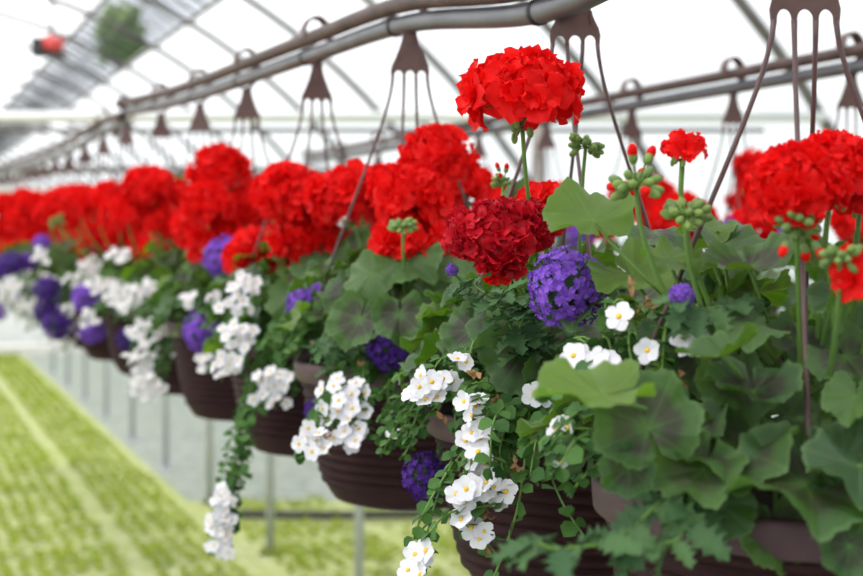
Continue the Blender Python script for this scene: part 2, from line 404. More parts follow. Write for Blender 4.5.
def hanger_plate_mesh():
    pr = []                                    # outline in (x, z); bottom of prongs at z=0
    hw = .027
    left = [(-hw, 0), (-hw-.001, .012), (-hw+.001, .022), (-hw+.006, .034), (-.014, .056), (-.010, .074), (-.0095, .088)]
    pr += left + [(-x, z) for x, z in reversed(left)]
    xs = [hw-.0055, .0095, .0055+.0, -.0055, -.0095, -hw+.0055]
    for a, b_ in ((.0225, .0105), (.0065, -.0065), (-.0105, -.0225)):   # three arches
        pr.append((a, 0))
        for k in range(9):
            t = PI*k/8; pr.append(((a+b_)/2+(a-b_)/2*math.cos(t), .003+.0095*math.sin(t)))
        pr.append((b_, 0))
    n = len(pr); th = .0013
    pr = [(x, z*.84) for x, z in pr]; V = [(x, -th, z) for x, z in pr]+[(x, th, z) for x, z in pr]
    F = [tuple(range(n)), tuple(range(2*n-1, n-1, -1))]+[(i, i+n, (i+1) % n+n, (i+1) % n) for i in range(n)]
    b = MB(); b.add(V, F)
    for sx in (-1, 1): b.add(*box((sx*.0175, -.0022, .030), (.0025, .0035, .013)))   # raised clips on the plate
    b.add(*box((0, -.0018, .060), (.010, .002, .026)))
    return b.mesh('hanger_plate', [M['hanger']], False)
PLATE = hanger_plate_mesh()
def hook_mesh():
    b = MB(); P = []                            # flat hook rising from the plate and curling over both pipes
    pts = [(0, .086), (-.016, .100), (-.023, .125), (-.020, .150), (-.004, .166), (.014, .163), (.024, .148), (.024, .132)]
    sp = smooth_path([Vector((0, y, z-.014)) for y, z in pts], 5); w = .012; n = len(sp); V = []; F = []
    for i, p in enumerate(sp):
        t = (sp[min(i+1, n-1)]-sp[max(i-1, 0)]).normalized(); nn = Vector((0, -t.z, t.y))*.0022
        for dx, sg in ((-w, -1), (w, -1), (w, 1), (-w, 1)): q = p+nn*sg; V.append((dx, q.y, q.z))
    for i in range(n-1):
        for k in range(4): k2 = (k+1) % 4; F.append((i*4+k, i*4+k2, (i+1)*4+k2, (i+1)*4+k))
    F += [(3, 2, 1, 0), tuple((n-1)*4+k for k in range(4))]
    b.add(V, F); return b.mesh('hook', [M['hanger']], False)
HOOK = hook_mesh()

def make_basket(c, plate_z, yaw, wyaw, label, group, tie=True, thick=1.0):
    """c = rim centre"""
    root = empty('hanging_basket', c); tag(root, label, 'hanging basket', group)
    link('pot', POT, root); link('pot_rim', RIM, root); link('soil', SOIL, root)
    Rz = Matrix.Rotation(yaw, 4, 'Z'); T = Matrix.Translation((0, 0, plate_z-c.z))
    link('hanger_plate', PLATE, root, T @ Rz)
    ang = math.atan2(AX.y, AX.x)                # hook straddles the pipes
    link('hook', HOOK, root, T @ Matrix.Rotation(ang-PI/2+PI/2, 4, 'Z'))
    h = plate_z-c.z
    for k in range(4):
        px_ = (-.0245, -.0085, .0085, .0245)[k]
        p0 = Rz @ Vector((px_, 0, h+.002))
        order = (2, 1, 3, 0) if False else (0, 1, 2, 3)
        a = wyaw + (PI, PI*1.42, PI*.42, 0)[k]
        p3 = Vector((math.cos(a)*RIM_R, math.sin(a)*RIM_R, -.01))
        d = (p3-p0); pts = bez(p0, p0+Vector((d.x*.03, d.y*.03, -h*.16)), p0.lerp(p3, .38)+Vector((d.x*.02, d.y*.02, .0)), p3, 14)
        b = MB(); r0 = .0021*thick
        b.add(*tube(pts, [r0*1.25, r0*1.1]+[r0]*11+[r0*1.1, r0*1.5], 8))
        me = b.mesh('hanger_wire', [M['wire']]); link('hanger_wire', me, root)
    return root

# ---------------------------------------------------------------- plants
FRONT = -1
def place_leaf(root, c, loc, nrm, tip, s, k, stems, petiole=True):
    o = link('leaf', GL[k], root, frame(loc-c, nrm, tip, s))
    if petiole:
        b0 = Vector((rnd.uniform(-.05, .05), rnd.uniform(-.05, .05), .0)); q = loc-c
        stems.add(*tube(bez(b0, b0+Vector((0, 0, .05)), b0.lerp(q, .75)+Vector((0, 0, -.01)), q, 6), .0016, 5))
def outward(c, p):
    d = p-c; d.z *= .8; return d.normalized() if d.length > 1e-5 else Vector((0, 0, 1))
def flower_on_stalk(root, c, loc, up, size, me, pm, base=None, rad=.0022, base_size=.12):
    """loc = world centre of the head; returns"""
    s = size/base_size; up = Vector(up).normalized(); tip = loc-c-up*.032*s
    b0 = base if base is not None else Vector((max(-.09, min(.09, tip.x*.45)), max(-.09, min(.09, tip.y*.45)), .0))
    b = MB(); pts = bez(b0, b0+Vector((0, 0, max(.03, tip.z*.4))), tip-up*max(.03, tip.length*.3), tip, 10)
    b.add(*tube(pts, [rad*1.15]*4+[rad]*7, 7)); st = link('flower_stalk', b.mesh('flower_stalk', [M['stem']]), root)
    f = frame(tip, up, rv(), s); h = link('flower_head', me, st, f)
    if pm: link('pedicels', pm, h)
    return st
def geranium(c, heads, hand_leaves, n_dome, label, group, full=True, rx=.215, rz=.19, crim=(), buds=(), lo=-.2, thin=None):
    root = empty('geranium_plant', c+Vector((0, 0, .002))); tag(root, label, 'geranium', group); stems = MB(); fol = MB()
    for (loc, nrm, tip, s, k) in hand_leaves: place_leaf(root, c, loc, nrm, tip, s, k, stems)
    ga = PI*(3-math.sqrt(5))
    for i in range(n_dome):
        zz = 1-(1-lo)*(i+.5)/n_dome; a = i*ga+rnd.uniform(-.3, .3); rr = math.sqrt(max(0, 1-zz*zz)); sh = rnd.choice((1, 1, .82, .6))
        d = Vector((math.cos(a)*rr, math.sin(a)*rr, zz)); q = Vector((d.x*rx, d.y*rx, .015+max(d.z, -.22)*rz))*sh
        if sh < 1: q.z += .01
        if thin and thin(c+q): continue
        nrm = Vector((d.x*.5, d.y*.5, .75+.4*max(0, zz)))+rv(.42); tip = Vector((d.x, d.y, -.35))+rv(.5)
        s = rnd.uniform(.021, .035)
        base = q-Vector((d.x, d.y, 0))*s*.4
        if full:
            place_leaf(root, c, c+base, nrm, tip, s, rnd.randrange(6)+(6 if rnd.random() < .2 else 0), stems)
        else:
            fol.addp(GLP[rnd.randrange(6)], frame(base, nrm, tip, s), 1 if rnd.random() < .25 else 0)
            stems.add(*tube([Vector((base.x*.3, base.y*.3, 0)), base*.6+Vector((0, 0, .01)), base], .0016, 4))
    if stems.n: link('petioles', stems.mesh('petioles', [M['stem']]), root)
    if fol.n: link('foliage', fol.mesh('foliage', [M['gleaf'], M['litleaf']]), root)
    for i, (loc, up, size) in enumerate(heads):
        me, pm = HEADS[rnd.randrange(4)]
        if i in crim: me, pm = CRIMSON
        if size < .05: me, pm = HALF
        flower_on_stalk(root, c, loc, up, size, me, pm if full or i == 0 else None, base_size=.12 if size >= .05 else .06)
    for (loc, up, s, k) in buds:
        st = flower_on_stalk(root, c, loc, up, .12*s, BUDS[k], None, rad=.0020); st.children[0].name = 'bud_cluster'; 
    return root
def verbena(c, clusters, label, group, full=True, extra=()):
    """clusters: (world centre, size m, dark)"""
    root = empty('verbena_plant', c+Vector((0, 0, .002))); tag(root, label, 'verbena', group); fol = MB()
    for (loc, size, dark) in clusters:
        q = loc-c; d = Vector((q.x, q.y, 0)); dl = max(d.length, .01); base = d/dl*min(.10, dl*.5)
        up = (Vector((q.x, q.y, .10))*1.0+Vector((0, -.10, .08))).normalized() if q.z > -.05 else Vector((d.x/dl*.6, -.7, -.25)).normalized()
        tip = q-up*size*.25
        mid = base+Vector((d.x*.3, d.y*.3, .10 if q.z < .05 else q.z*.8))
        pts = bez(base, mid, tip-up*.04, tip, 12)
        if full:
            b = MB(); b.add(*tube(pts, .0014, 6)); st = link('flower_stalk', b.mesh('flower_stalk', [M['stem']]), root)
        else: fol.add(*tube(pts, .0014, 4), mi=1); st = root
        me = rnd.choice(VERBD if dark else VERB)
        link('flower_cluster', me, st, frame(q, up, rv(), size/.066))
        if not full: pass
        sprig_on(fol, pts[2:10], VLP[rnd.randrange(3)], .6, .03, rnd)
    for P in extra: sprig_on(fol, [p-c for p in smooth_path(list(P), 5)], VLP[rnd.randrange(3)], .72, .014, rnd)
    link('foliage', fol.mesh('foliage', [M['vleaf'], M['stem']]), root)
    return root
def bacopa(c, groups, label, group, nsprig=14, trails=(), face=None, side=PI*1.15, brown=0, spread=1.3, leafmul=1.0, droop=-.03):
    """groups: (world centre, rx, rz, n)"""
    root = empty('bacopa_plant', c+Vector((0, 0, .002))); tag(root, label, 'bacopa', group); fol = MB(); nf = 0
    def rimpoint(q):
        d = Vector((q.x, q.y, 0)); d = d.normalized() if d.length > .001 else Vector((-1, 0, 0)); return d*.12
    for (loc, rx, rz, n) in groups:
        q = loc-c; rp = rimpoint(q); mid = Vector(((rp.x+q.x)*.55, (rp.y+q.y)*.55, max(q.z, .0)+.035))
        for s_ in range(max(2, int(n/4))):
            e = q+Vector((rnd.uniform(-rx, rx), rnd.uniform(-.02, .03)+.006, rnd.uniform(-rz, rz)-.004))
            pts = bez(rp+rv(.02), mid+rv(.025), e+Vector((0, .01, .02)), e, 10)
            sprig_on(fol, pts, SL, .88*leafmul, .012, rnd)
        for i in range(n):
            if nf >= 98: break
            a = i*2.4; rr = math.sqrt((i+.5)/n)
            p = q+Vector((rx*rr*math.cos(a), rnd.uniform(-.035, -.010), rz*rr*math.sin(a)))
            out = outward(Vector((0, .05, -.05)), p)
            nrm = Vector((out.x*.6-.1, -.75, .45))+rv(.5)
            link('flower', rnd.choice(BAC), root, frame(p, nrm, rv(), rnd.uniform(.88, 1.12))); nf += 1
    for P in trails: sprig_on(fol, [p-c for p in smooth_path(list(P), 6)], SL, (1.45 if len(trails) == 1 else 1.05)*leafmul, .016, rnd)
    for i in range(nsprig):
        a = side+rnd.uniform(-spread, spread); l = rnd.uniform(.08, .13); dr = Vector((math.cos(a), math.sin(a), 0))
        p0 = dr*.10+Vector((0, 0, .01)); p1 = dr*.14+Vector((0, 0, rnd.uniform(.03, .08))); p3 = dr*(.13+l*.5)+Vector((rnd.uniform(-.03, .03), 0, rnd.uniform(droop, .04)))
        sprig_on(fol, bez(p0, p1, p1+dr*.03, p3, 8), SL, rnd.uniform(.75, 1.1)*leafmul, .0115, rnd)
    link('foliage', fol.mesh('foliage', [M['bleaf'], M['stem']]), root)
    if brown:
        for i in range(brown):
            w = MB(); p = rnd.choice(groups)[0]-c+Vector((rnd.uniform(.0, .05), -.01, rnd.uniform(-.03, .03)))
            for q in range(4): w.addp(petal(.008, .006, 2, 2, .4, .3, seed=i*7+q), frame((0, 0, 0), rv(), rv()))
            link('withered_flower', w.mesh('withered_flower', [M['tan']]), root, Matrix.Translation(p))
    return root
# ---------------------------------------------------------------- the house
ground = MB(); ground.add([(-90, -30, -.03), (90, -30, -.03), (90, 120, -.03), (-90, 120, -.03)], [(0, 1, 2, 3)])
o = struct(link('ground', ground.mesh('ground', [M['outside']]))); o['label'] = 'green meadow ground outside the greenhouse'
RAD, HC, N0 = 6.5, EYE-3.3, 0.0
A0_, A1_ = -7.0, 46.0
def arch(n): return HC+math.sqrt(max(0, RAD*RAD-(n-N0)**2))
NE = math.sqrt(RAD*RAD-HC*HC)
fl = MB()
c4 = [HN(A0_, -NE, 0), HN(A0_, NE, 0), HN(A1_, NE, 0), HN(A1_, -NE, 0)]
V = [p[:] for p in c4]+[(p.x, p.y, -.02) for p in c4]
fl.add(V, [(0, 1, 2, 3), (7, 6, 5, 4), (0, 4, 5, 1), (1, 5, 6, 2), (2, 6, 7, 3), (3, 7, 4, 0)])
o = struct(link('floor', fl.mesh('floor', [M['path']]))); o['label'] = 'pale grey green ground cloth floor of the greenhouse'
# film skin: sections left and right of the open vent strip
angs = lambda n: math.atan2(math.sqrt(RAD*RAD-n*n), n)
def skin(n0, n1, a0, a1, k=24):
    b = MB(); V = []; F = []
    t0, t1 = angs(n0), angs(n1)
    for i in range(k+1):
        t = t0+(t1-t0)*i/k; n = RAD*math.cos(t); z = max(0, HC+RAD*math.sin(t))
        V += [HN(a0, n, z)[:], HN(a1, n, z)[:]]
    for i in range(k): F.append((2*i, 2*i+1, 2*i+3, 2*i+2))
    b.add(V, F); return b
VN0, VN1, VA0 = 2.30, 3.08, 1.0
o = struct(link('roof_film', skin(-NE, VN0, A0_, A1_).mesh('roof_film', [M['film']]))); o['label'] = 'white translucent film over the ridge side of the roof'
o = struct(link('roof_film', skin(VN1, NE, A0_, A1_).mesh('roof_film', [M['film']]))); o['label'] = 'white translucent film over the lower side of the roof'
for a, nm in ((A0_, 'wall_front'), (A1_, 'wall_end')):
    b = MB(); V = []; K = 40
    for i in range(K+1):
        n = -NE+2*NE*i/K; V.append(HN(a, n, max(0, arch(n)))[:])
    b.add(V, [tuple(range(K+1))]); o = struct(link(nm, b.mesh(nm, [M['film']], False)))
b = MB(); b.add(*box(HN(18.9, -1.9, .36), (8.2, .14, .72), Matrix.Rotation(math.atan2(NX.y, NX.x), 3, 'Z')))
struct(link('wall_end_base', b.mesh('wall_end_base', [M['wall']], False)))
b = MB(); b.add(*box(HN(18.3, -1.5, .06), (9.6, .5, .12), Matrix.Rotation(math.atan2(NX.y, NX.x), 3, 'Z')))
o = struct(link('trim_1', b.mesh('curb', [M['curb']], False))); o['label'] = 'pale concrete curb along the far end of the floor'
# hoops
hoop = MB(); P = []
for i in range(49):
    t = angs(NE)+(PI-2*angs(NE))*i/48; P.append(NX*(RAD*.995*math.cos(t))+Vector((0, 0, HC+RAD*.995*math.sin(t))))
hoop.add(*tube(P, .036, 8)); hme = hoop.mesh('roof_hoop', [M['hoop']])
a = -6.22
while a < A1_:
    o = link('roof_hoop', hme); o.location = AX*a; struct(o); a += 2.07 if a > 5 else 2.07
    o['label'] = 'curved grey steel hoop holding up the roof film'
def bar(nm, p, q, r, mat, label, seg=8):
    b = MB(); b.add(*tube([p, q], r, seg)); o = struct(link(nm, b.mesh(nm, [M[mat]]))); o['label'] = label; return o
for i, (n, z) in enumerate(((-.4, None), (VN0, None), (VN1, None), (4.9, None))):
    zz = arch(n)-.045; bar('roof_purlin', HN(A0_, n, zz), HN(A1_, n, zz), .03 if i in (1, 2) else .018, 'hoop', ('ridge purlin above the aisle', 'purlin along the upper edge of the roof vent', 'purlin along the lower edge of the roof vent', 'low purlin behind the rear baskets')[i])
n_ = VN0
b = MB(); k = 0; a = VA0
while a < A1_-.5:                      # lattice bars across the open vent
    for s_ in (0, 1):
        p = HN(a+s_*.5, VN0, arch(VN0)-.02); q = HN(a+.5-s_*.5+(.5 if s_ else 0), VN1, arch(VN1)-.02); b.add(*tube([p, q], .012, 5))
    a += .5
zz = .5*(arch(VN0)+arch(VN1))
b.add(*tube([HN(A0_, (VN0+VN1)/2, arch((VN0+VN1)/2)), HN(A1_, (VN0+VN1)/2, arch((VN0+VN1)/2))], .014, 6))
o = struct(link('vent_frame', b.mesh('vent_frame', [M['greypipe']]))); o['label'] = 'open roof vent frame with crossed grey bars'
# cross beams of the house (white tie beam nearest, thinner ones beyond)
def tie(y, z, r, mat, label, x0=None, x1=None):
    lim = [y*(-.6)-.5, y*.9]
    # clip to the arch
    def inside(x): n = x*NX.x+y*NX.y; return abs(n) < NE and arch(n) > z+.05
    xs = [x for x in np.arange(-14, 14, .05) if inside(x)]
    bar('tie_beam', Vector((x0 if x0 is not None else xs[0], y, z)), Vector((x1 if x1 is not None else xs[-1], y, z)), r, mat, label)
tie(7.6, EYE+.69, .034, 'beam', 'white tie beam crossing the whole greenhouse behind the baskets')
tie(8.2, EYE+.66, .016, 'hoop', 'thin grey tie rod just behind the white tie beam')
tie(12.0, EYE+.60, .03, 'hoop', 'grey tie beam across the middle of the greenhouse')
tie(16.0, EYE+.56, .05, 'beam', 'far white tie beam near the end wall')
tie(16.8, EYE+.38, .04, 'hoop', 'low grey rail across the far end')
b = MB(); b.add(*tube([Vector((.64, 7.75, 0)), Vector((.64, 7.75, EYE+.66))], .045, 12))
o = struct(link('pillar', b.mesh('pillar', [M['hoop']]))); o['label'] = 'grey steel pillar under the white tie beam behind the tall bloom'
# posts beside the path
for i in range(9):
    y = 5.26+1.225*i; x = 469*0+(-.417*y)+1.900-.0*i
    top = EYE-.28
    b = MB(); b.add(*tube([Vector((x, y, 0)), Vector((x, y, top))], .020, 10)); r0 = link('support_post', b.mesh('support_post', [M['post']]))
    nm = ('nearest', 'second', 'third', 'fourth', 'fifth', 'sixth', 'seventh', 'eighth', 'farthest')[i]
    tag(r0, 'slim grey steel post beside the floor path, %s of the row of posts' % nm, 'post', 'grey posts along the path')
    b = MB(); b.add(*box((x, y, .006), (.1, .1, .012))); link('base_plate', b.mesh('base_plate', [M['post']], False), r0)
b = MB(); b.add(*tube([Vector((-.417*y+1.9, y, EYE-.275)) for y in (5.1, 15.2)], .02, 8))
tag(link('bench_rail', b.mesh('bench_rail', [M['post']])), 'long grey steel rail carried on the slim posts behind the pots', 'rail')
# seedling beds
def bed(poly, nm, lab):
    b = MB(); V = [(p.x, p.y, .012) for p in poly]+[(p.x, p.y, 0.001) for p in poly]; n = len(poly)
    b.add(V, [tuple(range(n)), tuple(range(2*n-1, n-1, -1))]+[(i, i+n, (i+1) % n+n, (i+1) % n) for i in range(n)])
    o = struct(link(nm, b.mesh(nm, [M['mat']], False))); o['label'] = lab
def seedlings(test, a0, a1, n0, n1, lab, sp=.085, label='seedlings'):
    b = MB(); r = random.Random(5); V = []; F = []; k = 0
    na = int((a1-a0)/sp)
    for i in range(na):
        for j in range(int((n1-n0)/sp)):
            if i % 8 == 0 or j % 9 == 0: continue
            p = HN(a0+i*sp+r.uniform(-.012, .012), n0+j*sp+r.uniform(-.012, .012), .012)
            if not test(p): continue
            px = 431.5+FOC*p.x/p.y
            if px < -60 or px > 700 or HOR+FOC*EYE/p.y > 640: continue
            sz = r.uniform(.026, .042)
            for q in range(4):
                t = r.uniform(0, 6.28); d = Vector((math.cos(t), math.sin(t), 0)); sd = Vector((-d.y, d.x, 0))*sz*.45
                h = Vector((0, 0, sz*r.uniform(.5, 1.0)))
                V += [p[:], (p+d*sz*.6-sd+h)[:], (p+d*sz*1.3+h*1.05)[:], (p+d*sz*.6+sd+h)[:]]; F.append((k, k+1, k+2, k+3)); k += 4
    b.add(V, F); o = link(label, b.mesh(label, [M['seed']], False)); tag(o, lab, 'seedlings'); o['kind'] = 'stuff'
bed([HN(3.5, -NE+.4, 0), HN(3.5, 1.64, 0), HN(18, 1.64, 0), HN(18, -NE+.4, 0)], 'bed_mat', 'pale mat under the long seedling bed left of the path')
seedlings(lambda p: True, 4.8, 18.5, -1.2, 1.66, 'yellow green seedlings growing in rows on the long bed left of the path')
Y1 = 7.75
bed([Vector((2.05, 0, 0)) + Vector((-.417, 1, 0))*4.4-Vector((.27, 0, 0)), Vector((3.2, 4.4, 0)), Vector((3.2, Y1, 0)), Vector((1.78-.417*Y1, Y1, 0))], 'bed_mat', 'pale mat under the near seedling bed below the baskets')
seedlings(lambda p: 4.4 < p.y < Y1 and p.x > -1.4 and p.x < 3.2 and (p.y < 7.1 or p.y > 7.35) and p.x*NX.x+p.y*NX.y > 1.66, 2.4, 8.5, 1.66, 5.5, 'bright green seedlings on the near bed below the hanging baskets')
b = MB(); b.add(*tube(smooth_path([Vector((x, 7.22+.03*math.sin(x*3), .05)) for x in (-1.2, -.6, 0, .6, 1.2, 2, 3)], 6), .024, 8))
tag(link('irrigation_hose', b.mesh('irrigation_hose', [M['black']])), 'dark grey irrigation hose lying across the near seedling bed', 'hose')
# red fan motor under the roof vent
c = W(52, 46, 8.6)
mo = empty('vent_motor', c); tag(mo, 'small red and black vent motor hanging under the roof at upper left', 'motor')
b = MB(); b.add(*tube([Vector((-.05, 0, .02)), Vector((.065, 0, 0))], .055, 14)); link('housing', b.mesh('housing', [M['redbox']]), mo)
b = MB(); b.add(*box((-.085, 0, -.01), (.07, .11, .12))); b.add(*box((.02, 0, -.055), (.16, .09, .03))); link('gearbox', b.mesh('gearbox', [M['black']], False), mo)
b = MB(); b.add(*tube([Vector((0, 0, .04)), Vector((0, 0, arch((c.x*NX.x+c.y*NX.y))-c.z-.02))], .012, 6)); link('bracket', b.mesh('bracket', [M['hoop']]), mo)

# ---------------------------------------------------------------- the two basket rows
def rowx(y, off=0): return -.417*y+.72+off
ZP = {0: .165, 1: .209, 2: .2246, 3: .228, 4: .232, 5: .243, 6: .256, 7: .268, 8: .262, 9: .256, 10: .252, 11: .256, 12: .262, 13: .27, 14: .28, 15: .29, 16: .30, 17: .31, 18: .32}
XY = {0: (805, 1.01), 1: (575, 1.43), 2: (410, 1.86), 3: (317, 2.28), 4: (247, 2.70), 5: (200, 3.12), 6: (161, 3.53)}
CEN = []
for i in range(19):
    if i in XY: px, y = XY[i]; x = (px-431.5)*y/FOC
    else: y = 3.53+.42*(i-6); x = rowx(y)
    CEN.append(Vector((x, y, EYE-(.19 if i < 2 else .178))))
ORD = ['nearest', 'second', 'third', 'fourth', 'fifth', 'sixth', 'seventh', 'eighth', 'ninth', 'tenth', 'eleventh', 'twelfth', 'thirteenth', 'fourteenth', 'fifteenth', 'sixteenth', 'seventeenth', 'eighteenth', 'farthest']
def where(i, row='front'): return '%s basket of the %s row' % (ORD[i], row)
for i, c in enumerate(CEN):
    lab = 'brown ribbed hanging pot on four wires, the %s' % where(i)
    make_basket(c, EYE+ZP[i], rnd.uniform(-.35, .35) if i else 0.05, 0 if i == 0 else (rnd.uniform(-.25, .25) if i > 2 else (.35, .35, .12)[i]), lab, 'front row hanging baskets')
RC = [Vector((rowx(y, 1.13), y, EYE-.19)) for y in (2.50, 2.85, 3.24, 3.66, 4.08, 4.5, 4.92, 5.34, 5.76)]
for i, c in enumerate(RC):
    make_basket(c, EYE+.235, rnd.uniform(-.35, .35), rnd.uniform(-.3, .3), 'blurred brown hanging pot, the %s' % ('farthest basket of the rear row' if i == 8 else where(i, 'rear')), 'rear row hanging baskets')
# rails
def rail_pts(cs, zs, dn, dz): return [c+NX*dn+Vector((0, 0, zs[k]-c.z+dz)) for k, c in enumerate(cs)]
zs = [EYE+ZP[i] for i in range(19)]
lead = [CEN[0]-AX*.9+Vector((.10, 0, 0)), CEN[0]-AX*.42+Vector((.03, 0, 0))]
zl = [EYE+.27, EYE+.225]
PZ = [EYE+v for v in (.34, .29, .275, .250, .303, .318, .325, .337, .352, .375)]
def pipe_pts(dn, dz): return [c+NX*(dn+(-.018 if k in (2, 3) else 0))+Vector((0, 0, PZ[k]-c.z+dz)) for k, c in enumerate(lead+CEN[:8])]
gp = smooth_path(pipe_pts(.0, 0), 8)
lower = gp[-1]; gp2 = gp+[lower+AX*.12+Vector((0, 0, -.02)), lower+AX*.20+Vector((0, 0, -.05))]
b = MB(); b.add(*tube(gp2, .0138, 14)); pipe = link('conveyor_pipe', b.mesh('conveyor_pipe', [M['greypipe']])); tag(pipe, 'smooth grey pipe above the near baskets of the front row', 'pipe')
bp = smooth_path(pipe_pts(-.012, .026), 8)
b = MB(); b.add(*tube(bp, .0125, 14)); rail = link('conveyor_rail', b.mesh('conveyor_rail', [M['rust']])); tag(rail, 'rusty brown rail lying on the grey pipe of the front row', 'rail')
b = MB(); e = bp[-1]; b.add(*tube([e-AX*.01, e+AX*.03], .017, 14)); link('end_cap', b.mesh('end_cap', [M['rust']]), rail)
for k in range(8):
    c = CEN[k]; p = min(gp, key=lambda v: (v-(c+AX*.075)).to_2d().length); q = AX*0
    b = MB(); b.add(*tube([p+q-AX*.004, p+q+AX*.004], .0158, 14)); link('tie_band', b.mesh('tie_band', [M['black']]), pipe)
gp = smooth_path(rail_pts(CEN[7:], [zs[7]-.02]+zs[8:], .004, .088), 4)
b = MB(); b.add(*tube(gp, .0125, 10)); tag(link('conveyor_pipe', b.mesh('conveyor_pipe', [M['greypipe']])), 'far section of grey pipe above the distant front row baskets', 'pipe')
gp = smooth_path(rail_pts(CEN[7:], [zs[7]-.02]+zs[8:], -.010, .116), 4)
b = MB(); b.add(*tube(gp, .0125, 10)); tag(link('conveyor_rail', b.mesh('conveyor_rail', [M['rust']])), 'far section of brown rail over the distant front row baskets', 'rail')
rc2 = [RC[0]-AX*.8, RC[0]-AX*.4]+RC; zr = [EYE+.235]*len(rc2)
b = MB(); b.add(*tube(rail_pts(rc2, zr, .004, .088), .0135, 10)); tag(link('conveyor_pipe', b.mesh('conveyor_pipe', [M['greypipe']])), 'blurred grey pipe above the rear row of baskets', 'pipe')
b = MB(); b.add(*tube(rail_pts(rc2, zr, -.010, .116), .0125, 10)); tag(link('conveyor_rail', b.mesh('conveyor_rail', [M['rust']])), 'blurred brown rail over the rear row of baskets', 'rail')

# ---------------------------------------------------------------- what grows in each front basket
def H(px, py, y, w, up=(0, -.25, 1)): return (W(px, py, y), up, w*y/FOC)
UPN = (0, -.3, 1)
heads = {
 0: [H(795, 190, .92, 116, (-.15, -.3, 1)), H(866, 262, .84, 75, (-.3, -.6, .7)), H(862, 185, 1.0, 100), H(835, 174, .96, 104, (.1, -.2, 1)), H(686, 139, 1.0, 46, (.15, 0, 1))],
 1: [H(521, 97, 1.25, 124, (-.05, -.15, 1)), H(497, 236, 1.25, 92, (-.4, -1, .4)), H(546, 212, 1.38, 75), H(532, 226, 1.27, 64, (.6, -.6, .4)), H(462, 236, 1.26, 56, (-.9, -.5, .2)), H(500, 268, 1.235, 48, (0, -1, -.3))],
 2: [H(436, 158, 1.78, 84), H(410, 196, 1.72, 84), H(466, 190, 1.95, 62), H(385, 190, 1.95, 72), H(440, 205, 2.0, 55)],
 3: [H(287, 193, 2.1, 78), H(318, 205, 2.08, 76), H(350, 197, 2.25, 78), H(300, 222, 2.15, 55), H(293, 247, 2.1, 24, (0, -1, .4)), H(376, 210, 2.35, 60)],
 4: [H(221, 171, 2.6, 68), H(207, 206, 2.5, 62), H(245, 208, 2.62, 58), H(230, 190, 2.75, 60), H(190, 228, 2.6, 46)],
 5: [H(150, 190, 3.0, 56), H(172, 200, 3.05, 52), H(128, 212, 3.0, 50), H(160, 222, 3.0, 40), H(140, 182, 3.3, 40)],
 6: [H(98, 206, 3.45, 48), H(118, 216, 3.4, 46), H(80, 202, 3.5, 44), H(108, 196, 3.7, 40), H(135, 205, 3.6, 42)],
 7: [H(62, 203, 3.9, 42), H(50, 214, 3.85, 38), H(78, 216, 3.9, 40), H(88, 204, 4.1, 38), H(70, 195, 4.2, 30)],
 8: [H(34, 205, 4.3, 38), H(22, 218, 4.3, 36), H(48, 216, 4.4, 36), H(30, 232, 4.3, 32), H(56, 202, 4.6, 32)],
 9: [H(6, 206, 4.7, 34), H(16, 222, 4.7, 34), H(0, 232, 4.7, 34), H(24, 200, 5.0, 30)],
}
def LF(px, py, y, w, nrm, tip, k, ): return (W(px, py, y), nrm, tip, w*y/FOC*.5/.98, k)
